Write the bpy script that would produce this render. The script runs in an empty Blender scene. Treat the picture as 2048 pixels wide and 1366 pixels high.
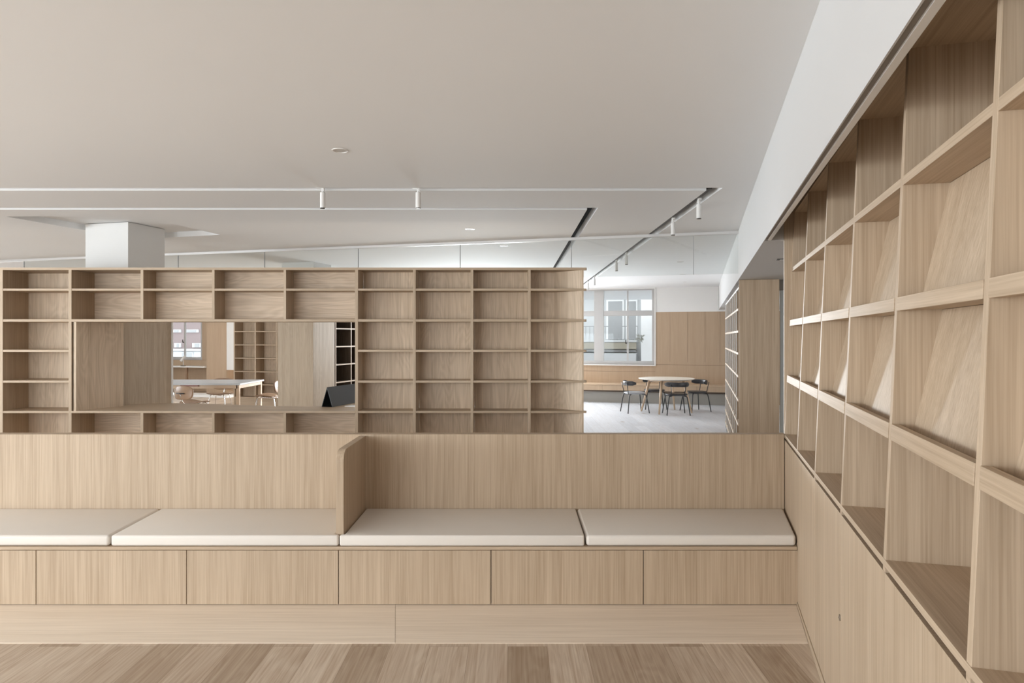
import bpy, bmesh, math, random
from mathutils import Vector, Matrix

random.seed(7)
S = bpy.context.scene
COL = S.collection
F = 1365.0            # focal length in pixels of the 2048 wide frame
HY = 675.0            # horizon row
EYE = 1.5
PI = math.pi

# ------------------------------------------------------------------ camera
cam = bpy.data.cameras.new('camera')
cam.sensor_width = 36.0
cam.lens = F / 2048 * 36.0
cam.shift_y = -(683.0 - HY) / 2048
cam.clip_end = 200
camo = bpy.data.objects.new('camera', cam)
camo.location = (0, 0, EYE)
camo.rotation_euler = (PI / 2, 0, 0)
COL.objects.link(camo)
S.camera = camo
S.view_settings.view_transform = 'Standard'
S.view_settings.look = 'None'
S.view_settings.exposure = 0.08
S.view_settings.gamma = 1.0
S.cycles.use_denoising = True
S.cycles.max_bounces = 10
S.cycles.diffuse_bounces = 6
S.cycles.transparent_max_bounces = 12

# ------------------------------------------------------------------ sky, daylight and fill lamps
W = bpy.data.worlds.new('overcast_sky')
S.world = W
W.use_nodes = True
W.node_tree.nodes['Background'].inputs[0].default_value = (0.90, 0.95, 1.0, 1)
W.node_tree.nodes['Background'].inputs[1].default_value = 3.1

def area(name, loc, rot, sx, sy, power, color=(1, 1, 1)):
    l = bpy.data.lights.new(name, 'AREA')
    l.shape = 'RECTANGLE'
    l.size, l.size_y = sx, sy
    l.energy = power
    l.color = color
    o = bpy.data.objects.new(name, l)
    o.location = loc
    o.rotation_euler = rot
    COL.objects.link(o)
    return o

CEIL = 2.665
BW0, BSL = 16.8, 0.276                   # back wall of the far room: Y = BW0 - BSL * X
BA = math.atan(BSL)
# daylight in the windows behind the camera, in the left wall and in the hidden far window
area('daylight_rear', (-5.4, -2.93, 1.45), (PI / 2, 0, 0), 6.0, 1.9, 210, (0.88, 0.95, 1.0))
area('daylight_left', (-10.93, 1.3, 1.5), (PI / 2, 0, -PI / 2), 7.8, 1.7, 560, (0.86, 0.94, 1.0))
area('fill_back_room', (-10.93, 13.9, 1.55), (PI / 2, 0, -PI / 2), 4.2, 1.5, 45, (0.93, 0.97, 1.0))  # added fill lamp to brighten the back room, source unseen
_s = -1.1
area('daylight_far', (_s * math.cos(BA) - 0.02, BW0 - _s * math.sin(BA) - 0.0, 1.62), (-PI / 2, 0, -BA), 2.5, 1.3, 720, (0.90, 0.96, 1.0))
area('fill_corridor', (6.2, 9.5, 1.4), (PI / 2, 0, PI / 2), 3.0, 1.8, 40, (0.93, 0.97, 1.0))  # added fill lamp before the closed passage wall, no window there

# ------------------------------------------------------------------ materials
def new_mat(name):
    m = bpy.data.materials.new(name)
    m.use_nodes = True
    nt = m.node_tree
    return m, nt, nt.nodes['Principled BSDF']

def N(nt, typ, **kw):
    n = nt.nodes.new(typ)
    for k, v in kw.items():
        setattr(n, k, v)
    return n

def plain(name, col, rough=0.5, metal=0.0, var=0.03, scale=8.0, spec=None):
    m, nt, b = new_mat(name)
    tc = N(nt, 'ShaderNodeTexCoord')
    no = N(nt, 'ShaderNodeTexNoise')
    no.inputs['Scale'].default_value = scale
    no.inputs['Detail'].default_value = 3
    nt.links.new(tc.outputs['Object'], no.inputs['Vector'])
    mx = N(nt, 'ShaderNodeMix', data_type='RGBA')
    mx.inputs[6].default_value = (*[c * (1 - var) for c in col], 1)
    mx.inputs[7].default_value = (*[min(1, c * (1 + var)) for c in col], 1)
    nt.links.new(no.outputs['Fac'], mx.inputs[0])
    nt.links.new(mx.outputs[2], b.inputs['Base Color'])
    b.inputs['Roughness'].default_value = rough
    b.inputs['Metallic'].default_value = metal
    if spec is not None:
        b.inputs['Specular IOR Level'].default_value = spec
    return m

def wood(name, axis='z', base=(0.48, 0.375, 0.27), amt=0.22, cathedral=0.0, rough=0.5, fine=1.0):
    """oak veneer with the grain running along one object axis"""
    m, nt, b = new_mat(name)
    L = nt.links.new
    tc = N(nt, 'ShaderNodeTexCoord')
    oi = N(nt, 'ShaderNodeObjectInfo')
    mul = N(nt, 'ShaderNodeMath', operation='MULTIPLY')
    mul.inputs[1].default_value = 37.0
    L(oi.outputs['Random'], mul.inputs[0])
    add = N(nt, 'ShaderNodeVectorMath', operation='ADD')
    L(tc.outputs['Object'], add.inputs[0])
    L(mul.outputs[0], add.inputs[1])
    ai = 'xyz'.index(axis)
    def streak(across, along, detail, dist):
        mp = N(nt, 'ShaderNodeMapping')
        sc = [across * fine] * 3
        sc[ai] = along
        mp.inputs['Scale'].default_value = sc
        L(add.outputs[0], mp.inputs['Vector'])
        no = N(nt, 'ShaderNodeTexNoise')
        no.inputs['Scale'].default_value = 1.0
        no.inputs['Detail'].default_value = detail
        no.inputs['Roughness'].default_value = 0.6
        no.inputs['Distortion'].default_value = dist
        L(mp.outputs[0], no.inputs['Vector'])
        return no.outputs['Fac']
    f1 = streak(150, 2.2, 4, 0.15)
    f2 = streak(22, 0.55, 2, 0.3)
    def math2(op, a, bb):
        n = N(nt, 'ShaderNodeMath', operation=op)
        for i, v in enumerate((a, bb)):
            if isinstance(v, (int, float)):
                n.inputs[i].default_value = v
            else:
                L(v, n.inputs[i])
        return n.outputs[0]
    f = math2('ADD', math2('MULTIPLY', f1, 0.62), math2('MULTIPLY', f2, 0.38))
    if cathedral > 0:
        mp = N(nt, 'ShaderNodeMapping')
        sc = [5.0] * 3
        sc[ai] = 0.9
        mp.inputs['Scale'].default_value = sc
        L(add.outputs[0], mp.inputs['Vector'])
        no = N(nt, 'ShaderNodeTexNoise')
        no.inputs['Scale'].default_value = 1.0
        no.inputs['Detail'].default_value = 1.5
        no.inputs['Distortion'].default_value = 0.6
        L(mp.outputs[0], no.inputs['Vector'])
        sn = math2('SINE', math2('MULTIPLY', no.outputs['Fac'], 95.0), 0.0)
        f = math2('ADD', f, math2('MULTIPLY', sn, 0.06 * cathedral))
    r = N(nt, 'ShaderNodeMapRange')
    r.inputs['From Min'].default_value = 0.30
    r.inputs['From Max'].default_value = 0.70
    L(f, r.inputs['Value'])
    mx = N(nt, 'ShaderNodeMix', data_type='RGBA')
    d = (1 - amt * 1.15, 1 - amt * 1.35, 1 - amt * 1.6)
    l = (1 + amt * 0.8, 1 + amt * 0.85, 1 + amt * 0.95)
    mx.inputs[6].default_value = (*[c * k for c, k in zip(base, d)], 1)
    mx.inputs[7].default_value = (*[c * k for c, k in zip(base, l)], 1)
    L(r.outputs[0], mx.inputs[0])
    L(mx.outputs[2], b.inputs['Base Color'])
    b.inputs['Roughness'].default_value = rough
    b.inputs['Specular IOR Level'].default_value = 0.35
    bp = N(nt, 'ShaderNodeBump')
    bp.inputs['Strength'].default_value = 0.08
    bp.inputs['Distance'].default_value = 0.002
    L(f1, bp.inputs['Height'])
    L(bp.outputs[0], b.inputs['Normal'])
    return m

def planks(name, c1, c2, rough=0.4, row=0.19, length=1.25, grain=0.35, rot=0.0):
    """floor boards running along Y, each with its own tone, grain and a few knots"""
    m, nt, b = new_mat(name)
    L = nt.links.new
    tc = N(nt, 'ShaderNodeTexCoord')
    mp = N(nt, 'ShaderNodeMapping')
    mp.inputs['Rotation'].default_value = (0, 0, PI / 2 + rot)
    mp.inputs['Location'].default_value = (0.35, 0.02, 0)
    L(tc.outputs['Object'], mp.inputs['Vector'])
    br = N(nt, 'ShaderNodeTexBrick')
    br.offset = 0.37
    br.offset_frequency = 2
    br.inputs['Scale'].default_value = 1.0
    br.inputs['Brick Width'].default_value = length
    br.inputs['Row Height'].default_value = row
    br.inputs['Mortar Size'].default_value = 0.0007
    br.inputs['Mortar Smooth'].default_value = 0.2
    br.inputs['Bias'].default_value = 0.0
    br.inputs['Color1'].default_value = (0, 0, 0, 1)
    br.inputs['Color2'].default_value = (1, 1, 1, 1)
    br.inputs['Mortar'].default_value = (0.3, 0.3, 0.3, 1)
    L(mp.outputs[0], br.inputs['Vector'])
    # offset the grain per board
    mulv = N(nt, 'ShaderNodeVectorMath', operation='MULTIPLY')
    mulv.inputs[1].default_value = (9.0, 5.0, 3.0)
    L(br.outputs['Color'], mulv.inputs[0])
    addv = N(nt, 'ShaderNodeVectorMath', operation='ADD')
    L(mp.outputs[0], addv.inputs[0])
    L(mulv.outputs[0], addv.inputs[1])
    def noi(sx, sy, det, dist):
        q = N(nt, 'ShaderNodeMapping')
        q.inputs['Scale'].default_value = (sx, sy, 1)
        L(addv.outputs[0], q.inputs['Vector'])
        n = N(nt, 'ShaderNodeTexNoise')
        n.inputs['Scale'].default_value = 1
        n.inputs['Detail'].default_value = det
        n.inputs['Distortion'].default_value = dist
        L(q.outputs[0], n.inputs['Vector'])
        return n.outputs['Fac']
    g1 = noi(2.0, 90.0, 5, 0.3)
    g2 = noi(1.4, 8.0, 2, 0.7)
    sn = N(nt, 'ShaderNodeMath', operation='MULTIPLY')
    sn.inputs[1].default_value = 45.0
    L(g2, sn.inputs[0])
    si = N(nt, 'ShaderNodeMath', operation='SINE')
    L(sn.outputs[0], si.inputs[0])
    a = N(nt, 'ShaderNodeMath', operation='MULTIPLY_ADD')
    a.inputs[1].default_value = 0.06
    L(si.outputs[0], a.inputs[0])
    L(g1, a.inputs[2])
    r = N(nt, 'ShaderNodeMapRange')
    r.inputs['From Min'].default_value = 0.25
    r.inputs['From Max'].default_value = 0.75
    L(a.outputs[0], r.inputs['Value'])
    base = N(nt, 'ShaderNodeMix', data_type='RGBA')
    base.inputs[6].default_value = (*c1, 1)
    base.inputs[7].default_value = (*c2, 1)
    L(br.outputs['Color'], base.inputs[0])
    dark = N(nt, 'ShaderNodeMix', data_type='RGBA', blend_type='MULTIPLY')
    dark.inputs[7].default_value = (1 - grain * .8, 1 - grain, 1 - grain * 1.15, 1)
    inv = N(nt, 'ShaderNodeMath', operation='SUBTRACT')
    inv.inputs[0].default_value = 1.0
    L(r.outputs[0], inv.inputs[1])
    L(inv.outputs[0], dark.inputs[0])
    L(base.outputs[2], dark.inputs[6])
    # knots
    vm = N(nt, 'ShaderNodeMapping')
    vm.inputs['Scale'].default_value = (1.3, 3.2, 1)
    L(addv.outputs[0], vm.inputs['Vector'])
    vo = N(nt, 'ShaderNodeTexVoronoi')
    vo.inputs['Scale'].default_value = 1.0
    L(vm.outputs[0], vo.inputs['Vector'])
    kr = N(nt, 'ShaderNodeMapRange')
    kr.inputs['From Min'].default_value = 0.02
    kr.inputs['From Max'].default_value = 0.17
    kr.inputs['To Min'].default_value = 0.7
    kr.inputs['To Max'].default_value = 0.0
    L(vo.outputs['Distance'], kr.inputs['Value'])
    kn = N(nt, 'ShaderNodeMix', data_type='RGBA', blend_type='MULTIPLY')
    kn.inputs[7].default_value = (0.55, 0.42, 0.3, 1)
    L(kr.outputs[0], kn.inputs[0])
    L(dark.outputs[2], kn.inputs[6])
    mo = N(nt, 'ShaderNodeMix', data_type='RGBA', blend_type='MULTIPLY')
    mo.inputs[7].default_value = (0.5, 0.45, 0.4, 1)
    L(br.outputs['Fac'], mo.inputs[0])
    L(kn.outputs[2], mo.inputs[6])
    L(mo.outputs[2], b.inputs['Base Color'])
    b.inputs['Roughness'].default_value = rough
    return m

M = {}
M['wood_v'] = wood('oak_veneer_upright', 'z')
M['wood_h'] = wood('oak_veneer_level', 'x')
M['wood_y'] = wood('oak_veneer_lengthwise', 'y')
M['wood_step'] = wood('oak_veneer_step', 'x', base=(0.76, 0.65, 0.53), amt=0.13, fine=0.7)
M['back_v'] = wood('oak_veneer_back', 'z', base=(0.64, 0.515, 0.385), cathedral=0.7)
M['back_h'] = wood('oak_veneer_back_level', 'x', base=(0.65, 0.525, 0.40), cathedral=0.9)
M['edge'] = wood('oak_edge_band', 'z', base=(0.62, 0.50, 0.38), amt=0.06)
M['wood_wall'] = wood('oak_wall_panelling', 'z', base=(0.50, 0.37, 0.255), amt=0.08, fine=0.5)
M['wood_pier'] = wood('oak_cladding', 'z', base=(0.46, 0.37, 0.27), amt=0.2, cathedral=0.5)
M['wood_dark'] = wood('dark_brown_oak', 'z', base=(0.10, 0.072, 0.05), amt=0.35, cathedral=0.8)
M['light_wood'] = plain('beech', (0.56, 0.41, 0.28), 0.45, var=0.08, scale=20)
M['ply'] = plain('moulded_plywood', (0.34, 0.22, 0.14), 0.35, var=0.12, scale=14)
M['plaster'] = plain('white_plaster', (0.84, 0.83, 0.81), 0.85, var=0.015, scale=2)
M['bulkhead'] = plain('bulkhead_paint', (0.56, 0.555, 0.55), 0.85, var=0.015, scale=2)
M['slot'] = plain('slot_liner', (0.26, 0.235, 0.21), 0.8)
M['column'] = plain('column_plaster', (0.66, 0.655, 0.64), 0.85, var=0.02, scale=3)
M['ceiling'] = plain('ceiling_paint', (0.80, 0.805, 0.81), 0.85, var=0.02, scale=0.8)
M['white'] = plain('white_lacquer', (0.80, 0.79, 0.77), 0.4)
M['alu'] = plain('pale_aluminium', (0.62, 0.61, 0.60), 0.4, 0.2)
M['frame'] = plain('grey_window_frame', (0.50, 0.49, 0.48), 0.5)
M['black'] = plain('black_metal', (0.018, 0.018, 0.02), 0.38, 0.0)
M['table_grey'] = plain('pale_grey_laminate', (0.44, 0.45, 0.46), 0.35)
M['table_pale'] = plain('pale_ash', (0.76, 0.69, 0.60), 0.4, var=0.05, scale=12)
M['seat'] = plain('black_leatherette', (0.03, 0.028, 0.03), 0.33)
M['pad_glare'] = plain('black_leatherette_glare', (0.34, 0.34, 0.35), 0.4)  # dark seat pad with its glare painted in as grey
M['chrome'] = plain('chrome', (0.8, 0.8, 0.8), 0.12, 1.0, var=0.0)
M['lens'] = plain('dark_lens', (0.03, 0.03, 0.03), 0.3)
M['track'] = plain('dark_track', (0.06, 0.055, 0.05), 0.5)
M['deep_black'] = plain('black_liner', (0.015, 0.014, 0.013), 0.9, spec=0.1)
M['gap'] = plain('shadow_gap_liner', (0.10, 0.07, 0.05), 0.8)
M['cushion'] = plain('cream_leatherette', (0.74, 0.69, 0.63), 0.55, var=0.02, scale=5)
M['plinth'] = plain('grey_plinth', (0.30, 0.28, 0.25), 0.6)
M['brass'] = plain('lock_metal', (0.42, 0.38, 0.33), 0.3, 0.9)
M['sign'] = plain('black_board', (0.035, 0.036, 0.037), 0.35)
M['signin'] = plain('sign_inside_black', (0.003, 0.003, 0.003), 1.0, spec=0.0)
M['red'] = plain('maroon_edge', (0.22, 0.08, 0.06), 0.5)
M['frost'] = plain('frosted_glass', (0.60, 0.66, 0.68), 0.3)
M['f_grey'] = plain('facade_render', (0.60, 0.61, 0.615), 0.9, var=0.12, scale=1.2)
M['f_white'] = plain('facade_white', (0.86, 0.86, 0.86), 0.9)
M['f_yellow'] = plain('facade_ochre', (0.74, 0.69, 0.57), 0.9, var=0.15, scale=2)
M['f_dark'] = plain('facade_dark', (0.38, 0.385, 0.39), 0.7)
M['f_pink'] = plain('facade_pink_tile', (0.27, 0.21, 0.205), 0.8, var=0.06, scale=3)
M['f_pale'] = plain('facade_pale', (0.62, 0.63, 0.64), 0.9)
M['leaf'] = plain('dry_leaves', (0.40, 0.40, 0.36), 0.8, var=0.2)
M['floor'] = planks('oak_floor_boards', (0.42, 0.325, 0.235), (0.66, 0.56, 0.45), rough=0.42, grain=0.42)
M['floor_sheen'] = planks('floor_boards_sky_sheen', (0.60, 0.62, 0.66), (0.72, 0.74, 0.78), rough=0.38, grain=0.2)  # sky reflection on the boards painted in as pale blue-grey

def glass_mat(refl=0.05):
    m = bpy.data.materials.new('clear_glass')
    m.use_nodes = True
    nt = m.node_tree
    nt.nodes.clear()
    out = N(nt, 'ShaderNodeOutputMaterial')
    tr = N(nt, 'ShaderNodeBsdfTransparent')
    tr.inputs[0].default_value = (0.93, 0.945, 0.94, 1)
    gl = N(nt, 'ShaderNodeBsdfGlossy')
    gl.inputs['Roughness'].default_value = 0.03
    lw = N(nt, 'ShaderNodeLayerWeight')
    pw = N(nt, 'ShaderNodeMath', operation='POWER')
    pw.inputs[1].default_value = 4.0
    nt.links.new(lw.outputs['Facing'], pw.inputs[0])
    fr = N(nt, 'ShaderNodeMath', operation='MULTIPLY_ADD')
    fr.inputs[1].default_value = 0.6
    fr.inputs[2].default_value = refl
    nt.links.new(pw.outputs[0], fr.inputs[0])
    mx = N(nt, 'ShaderNodeMixShader')
    nt.links.new(fr.outputs[0], mx.inputs[0])
    nt.links.new(tr.outputs[0], mx.inputs[1])
    nt.links.new(gl.outputs[0], mx.inputs[2])
    nt.links.new(mx.outputs[0], out.inputs[0])
    return m
M['glass'] = glass_mat(0.04)
M['window_glass'] = glass_mat(0.012)

# ------------------------------------------------------------------ mesh helpers
class MB:
    def __init__(self):
        self.bm = bmesh.new()
    def face(self, vs):
        try:
            self.bm.faces.new(vs)
        except ValueError:
            pass
    def box(self, x0, x1, y0, y1, z0, z1):
        return self.prism([(x0, y0), (x1, y0), (x1, y1), (x0, y1)], z0, z1)
    def hexa(self, b, t):
        """b, t: four corners each (x, y, z), same order"""
        vb = [self.bm.verts.new(p) for p in b]
        vt = [self.bm.verts.new(p) for p in t]
        n = len(vb)
        self.face(vb[::-1])
        self.face(vt)
        for i in range(n):
            j = (i + 1) % n
            self.face([vb[i], vb[j], vt[j], vt[i]])
        return self
    def prism(self, poly, z0, z1):
        return self.hexa([(x, y, z0) for x, y in poly], [(x, y, z1) for x, y in poly])
    def prism_xz(self, poly, y0, y1):
        return self.hexa([(x, y0, z) for x, z in poly], [(x, y1, z) for x, z in poly])
    def prism_yz(self, poly, x0, x1):
        return self.hexa([(x0, y, z) for y, z in poly], [(x1, y, z) for y, z in poly])
    def tube(self, pts, r, n=10, r1=None):
        pts = [Vector(p) for p in pts]
        m = len(pts)
        rings = []
        up = None
        for i, p in enumerate(pts):
            t = (pts[min(i + 1, m - 1)] - pts[max(i - 1, 0)]).normalized()
            if up is None:
                a = Vector((0, 0, 1)) if abs(t.z) < 0.9 else Vector((1, 0, 0))
                up = t.cross(a).normalized()
            up = (up - t * up.dot(t)).normalized()
            w = t.cross(up)
            rr = r if r1 is None else r + (r1 - r) * i / (m - 1)
            rings.append([self.bm.verts.new(p + (up * math.cos(2 * PI * k / n) + w * math.sin(2 * PI * k / n)) * rr) for k in range(n)])
        for a, b in zip(rings, rings[1:]):
            for k in range(n):
                self.face([a[k], a[(k + 1) % n], b[(k + 1) % n], b[k]])
        self.face(rings[0][::-1])
        self.face(rings[-1])
        return self
    def lathe(self, prof, n=32, c=(0, 0)):
        rings = []
        for r, z in prof:
            rings.append([self.bm.verts.new((c[0] + r * math.cos(2 * PI * k / n), c[1] + r * math.sin(2 * PI * k / n), z)) for k in range(n)])
        for a, b in zip(rings, rings[1:]):
            for k in range(n):
                self.face([a[k], a[(k + 1) % n], b[(k + 1) % n], b[k]])
        self.face(rings[0][::-1])
        self.face(rings[-1])
        return self
    def build(self, name, mat, parent=None, bevel=0.0, seg=2, smooth=False, solid=0.0, sub=0):
        bm = self.bm
        bmesh.ops.recalc_face_normals(bm, faces=bm.faces[:])
        me = bpy.data.meshes.new(name)
        bm.to_mesh(me)
        bm.free()
        if smooth:
            me.polygons.foreach_set('use_smooth', [True] * len(me.polygons))
        me.materials.append(M[mat] if isinstance(mat, str) else mat)
        o = bpy.data.objects.new(name, me)
        COL.objects.link(o)
        if parent is not None:
            o.parent = parent
        if solid:
            md = o.modifiers.new('solid', 'SOLIDIFY')
            md.thickness = solid
            md.offset = 0
        if sub:
            md = o.modifiers.new('sub', 'SUBSURF')
            md.levels = md.render_levels = sub
        if bevel:
            md = o.modifiers.new('bevel', 'BEVEL')
            md.width = bevel
            md.segments = seg
            md.limit_method = 'ANGLE'
            md.angle_limit = 0.6
            md.harden_normals = False
        return o

def smooth_path(pts, n=6):
    pts = [Vector(p) for p in pts]
    out = []
    P = [pts[0]] + pts + [pts[-1]]
    for i in range(1, len(P) - 2):
        p0, p1, p2, p3 = P[i - 1:i + 3]
        for k in range(n):
            t = k / n
            out.append(0.5 * ((2 * p1) + (p2 - p0) * t + (2 * p0 - 5 * p1 + 4 * p2 - p3) * t * t + (3 * p1 - p0 - 3 * p2 + p3) * t ** 3))
    out.append(pts[-1])
    return out

def thing(name, label, cat, loc=(0, 0, 0), rz=0.0, group=None):
    o = bpy.data.objects.new(name, None)
    o.empty_display_size = 0.2
    COL.objects.link(o)
    o.location = loc
    o.rotation_euler = (0, 0, rz)
    o['label'] = label
    o['category'] = cat
    if group:
        o['group'] = group
    return o

def tag(o, label, cat, group=None):
    o['label'] = label
    o['category'] = cat
    if group:
        o['group'] = group
    return o

def struct(o, label=None):
    o['kind'] = 'structure'
    if label:
        o['label'] = label
    return o

def copy_tree(o, parent=None):
    c = o.copy()
    COL.objects.link(c)
    c.parent = parent
    for ch in list(o.children):
        copy_tree(ch, c)
    return c

def empty_struct(name, label, loc=(0, 0, 0), rz=0.0):
    o = bpy.data.objects.new(name, None)
    COL.objects.link(o)
    o.location = loc
    o.rotation_euler = (0, 0, rz)
    o['kind'] = 'structure'
    o['label'] = label
    return o

def plan(px, Y):
    return ((px - 1024) / F * Y, Y)

# ================================================================== ROOM SHELL
XL, YR, YB = -11.0, -3.0, 21.0
b = MB().prism([(XL, YR), (9, YR), (9, 9.3), (-1.2, 9.3), (-1.2, YB), (XL, YB)], -0.12, 0.0).build('floor', 'floor')
struct(b, 'oak plank floor')
b = MB().prism([(-1.2, 9.3), (9, 9.3), (9, YB), (-1.2, YB)], -0.12, 0.0).build('floor', 'floor_sheen')
struct(b, 'plank floor of the far room, sky reflection painted into its pale colour')

# ceiling with its two L shaped slots and the shallow recess round the column
P1, P2, P3, P4 = (-4.88, 6.57), (-3.57, 6.57), (-3.31, 7.74), (-4.446, 8.09)
SA = (1.54, 1.64, 5.31, 5.41)
SB = (0.684, 0.772, 6.13, 6.22)
T = CEIL + 0.09
c = MB()
c.box(XL, 9, YR, SA[2], CEIL, T)
c.box(XL, SA[0], SA[3], SB[2], CEIL, T)
c.box(SA[1], 9, SA[2], YB, CEIL, T)
c.box(SB[1], SA[0], SB[2], YB, CEIL, T)
c.box(XL, SB[0], SB[3], 6.57, CEIL, T)
c.prism([(XL, 6.57), P1, P4, (XL, P4[1])], CEIL, T)
c.prism([P2, (SB[0], 6.57), (SB[0], P3[1]), P3], CEIL, T)
c.prism([(XL, P4[1]), P4, P3, (SB[0], P3[1]), (SB[0], YB), (XL, YB)], CEIL, T)
c.box(XL, 9, YR, YB, T, T + 0.1)
c.prism([P1, P2, P3, P4], CEIL + 0.06, T)
struct(c.build('ceiling', 'ceiling'), 'white ceiling with slots and a recess')
b = MB().box(SB[0] + 0.002, SB[1] - 0.002, SB[3], YB - 1, T - 0.012, T - 0.002)
b.box(SB[0] + 0.0015, SB[0] + 0.006, SB[3], YB - 1, CEIL + 0.006, T - 0.002)
tag(b.build('air_slot', 'deep_black'), 'black air slot running away in the ceiling, left of the dark light track', 'air vent')
b = MB().box(SA[0] + 0.012, SA[0] + 0.045, SA[3] + 0.0, YB - 2, CEIL + 0.012, T - 0.002)
tag(b.build('light_track', 'track'), 'dark light track running away towards the far windows in its ceiling slot', 'light track')
b = MB().box(-6, SA[0] - 0.0, SA[2] + 0.03, SA[2] + 0.06, CEIL + 0.03, T - 0.002)
tag(b.build('light_track', 'white'), 'white light track across the ceiling carrying two spotlights', 'light track')

# rear and left walls, each with the window the daylight comes through, plus one added on the left for fill
w = MB()
w.box(XL, -8.5, YR - 0.15, YR, 0, CEIL)
w.box(-2.3, 9, YR - 0.15, YR, 0, CEIL)
w.box(-8.5, -2.3, YR - 0.15, YR, 0, 0.45)
w.box(-8.5, -2.3, YR - 0.15, YR, 2.45, CEIL)
struct(w.build('wall_rear', 'plaster'), 'white wall behind the viewer')
w = MB()
w.box(XL - 0.15, XL, YR, -2.7, 0, CEIL)
w.box(XL - 0.15, XL, 5.3, 11.7, 0, CEIL)
w.box(XL - 0.15, XL, 16.1, YB, 0, CEIL)
w.box(XL - 0.15, XL, 11.7, 16.1, 0, 0.75)
w.box(XL - 0.15, XL, 11.7, 16.1, 2.35, CEIL)
w.box(XL - 0.15, XL, -2.7, 5.3, 0, 0.6)
w.box(XL - 0.15, XL, -2.7, 5.3, 2.4, CEIL)
struct(w.build('wall_left', 'plaster'), 'white wall on the left')
def frame_box(mb, a0, a1, z0, z1, t, d, nv=1, nh=0, axis='x', at=0.0):
    def bx(p0, p1, q0, q1):
        if axis == 'x':
            mb.box(p0, p1, at - d / 2, at + d / 2, q0, q1)
        else:
            mb.box(at - d / 2, at + d / 2, p0, p1, q0, q1)
    bx(a0, a0 + t, z0, z1); bx(a1 - t, a1, z0, z1)
    bx(a0 + t, a1 - t, z0, z0 + t); bx(a0 + t, a1 - t, z1 - t, z1)
    for i in range(nv):
        xm = a0 + (a1 - a0) * (i + 1) / (nv + 1)
        bx(xm - t / 2, xm + t / 2, z0 + t, z1 - t)
wf = MB(); frame_box(wf, -8.5, -2.3, 0.45, 2.45, 0.05, 0.06, 3, at=YR - 0.04)
struct(wf.build('window_4', 'frame'), 'wide window behind the viewer')
wf = MB(); frame_box(wf, -2.7, 5.3, 0.6, 2.4, 0.05, 0.06, 3, axis='y', at=XL - 0.04)
struct(wf.build('window_5', 'frame'), 'wide window in the left wall')
wf = MB(); frame_box(wf, 11.7, 16.1, 0.75, 2.35, 0.05, 0.06, 3, axis='y', at=XL - 0.04)
struct(wf.build('fill_window', 'frame'), 'unseen window added in the left wall to light the back room')  # opening added only to hold the back room fill lamp

# ---- back wall of the far room (rotated frame: local x along the wall, local y outwards)
CB, SNB = math.cos(BA), math.sin(BA)
def on_back(px, py, d=0.0):
    k = (px - 1024) / F
    s = (k * (BW0 + CB * d) - SNB * d) / (CB + SNB * k)
    Y = BW0 - s * SNB + d * CB
    return s, EYE - (py - HY) * Y / F
def bs(px, d=0.0):
    return on_back(px, 700, d)[0]
W2 = (0.84, 3.44, 0.865, 2.64)
W1 = (2 * bs(367) - bs(404), bs(404), 0.865, 2.25)
W3 = (-2.4, 0.2, 0.95, 2.3)
WOODZ = 2.09
def wallgrid(mb, x0, x1, z0, z1, holes, d=0.25):
    xs = sorted({x0, x1, *[v for h in holes for v in h[:2] if x0 < v < x1]})
    for a, b_ in zip(xs, xs[1:]):
        mid = (a + b_) / 2
        zz = z0
        hs = sorted([h for h in holes if h[0] < mid < h[1]], key=lambda h: h[2])
        for h in hs:
            if min(h[2], z1) > zz:
                mb.box(a, b_, 0, d, zz, min(h[2], z1))
            zz = max(zz, h[3])
        if zz < z1:
            mb.box(a, b_, 0, d, zz, z1)
wb = empty_struct('wall_back', 'far wall, oak panelling below and white plaster above', (0, BW0, 0), -BA)
mb = MB(); wallgrid(mb, -13, 7.5, 0, WOODZ, [W1, W2, W3]); mb.build('panelling', 'wood_wall', wb)
mb = MB(); wallgrid(mb, -13, 7.5, WOODZ, CEIL, [W1, W2, W3]); mb.build('plaster', 'plaster', wb)
mb = MB()
for px in (1340, 1375, 1410, 1440):
    s = bs(px); mb.box(s - 0.0015, s + 0.0015, -0.003, 0, 0.93, WOODZ)
mb.box(-13, 7.0, -0.003, 0, 0.865, 0.869)
mb.box(-13, W2[1] + 0.02, -0.003, 0, 0.70, 0.704)
mb.build('panel_joint', 'gap', wb)
mb = MB()
for ww in (W2,):
    mb.box(ww[1], ww[1] + 0.03, -0.02, 0.0, ww[2] - 0.02, CEIL)
    mb.box(ww[0], ww[1] + 0.03, -0.04, 0.0, ww[2] - 0.025, ww[2])
mb.build('window_trim', 'white', wb)

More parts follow.
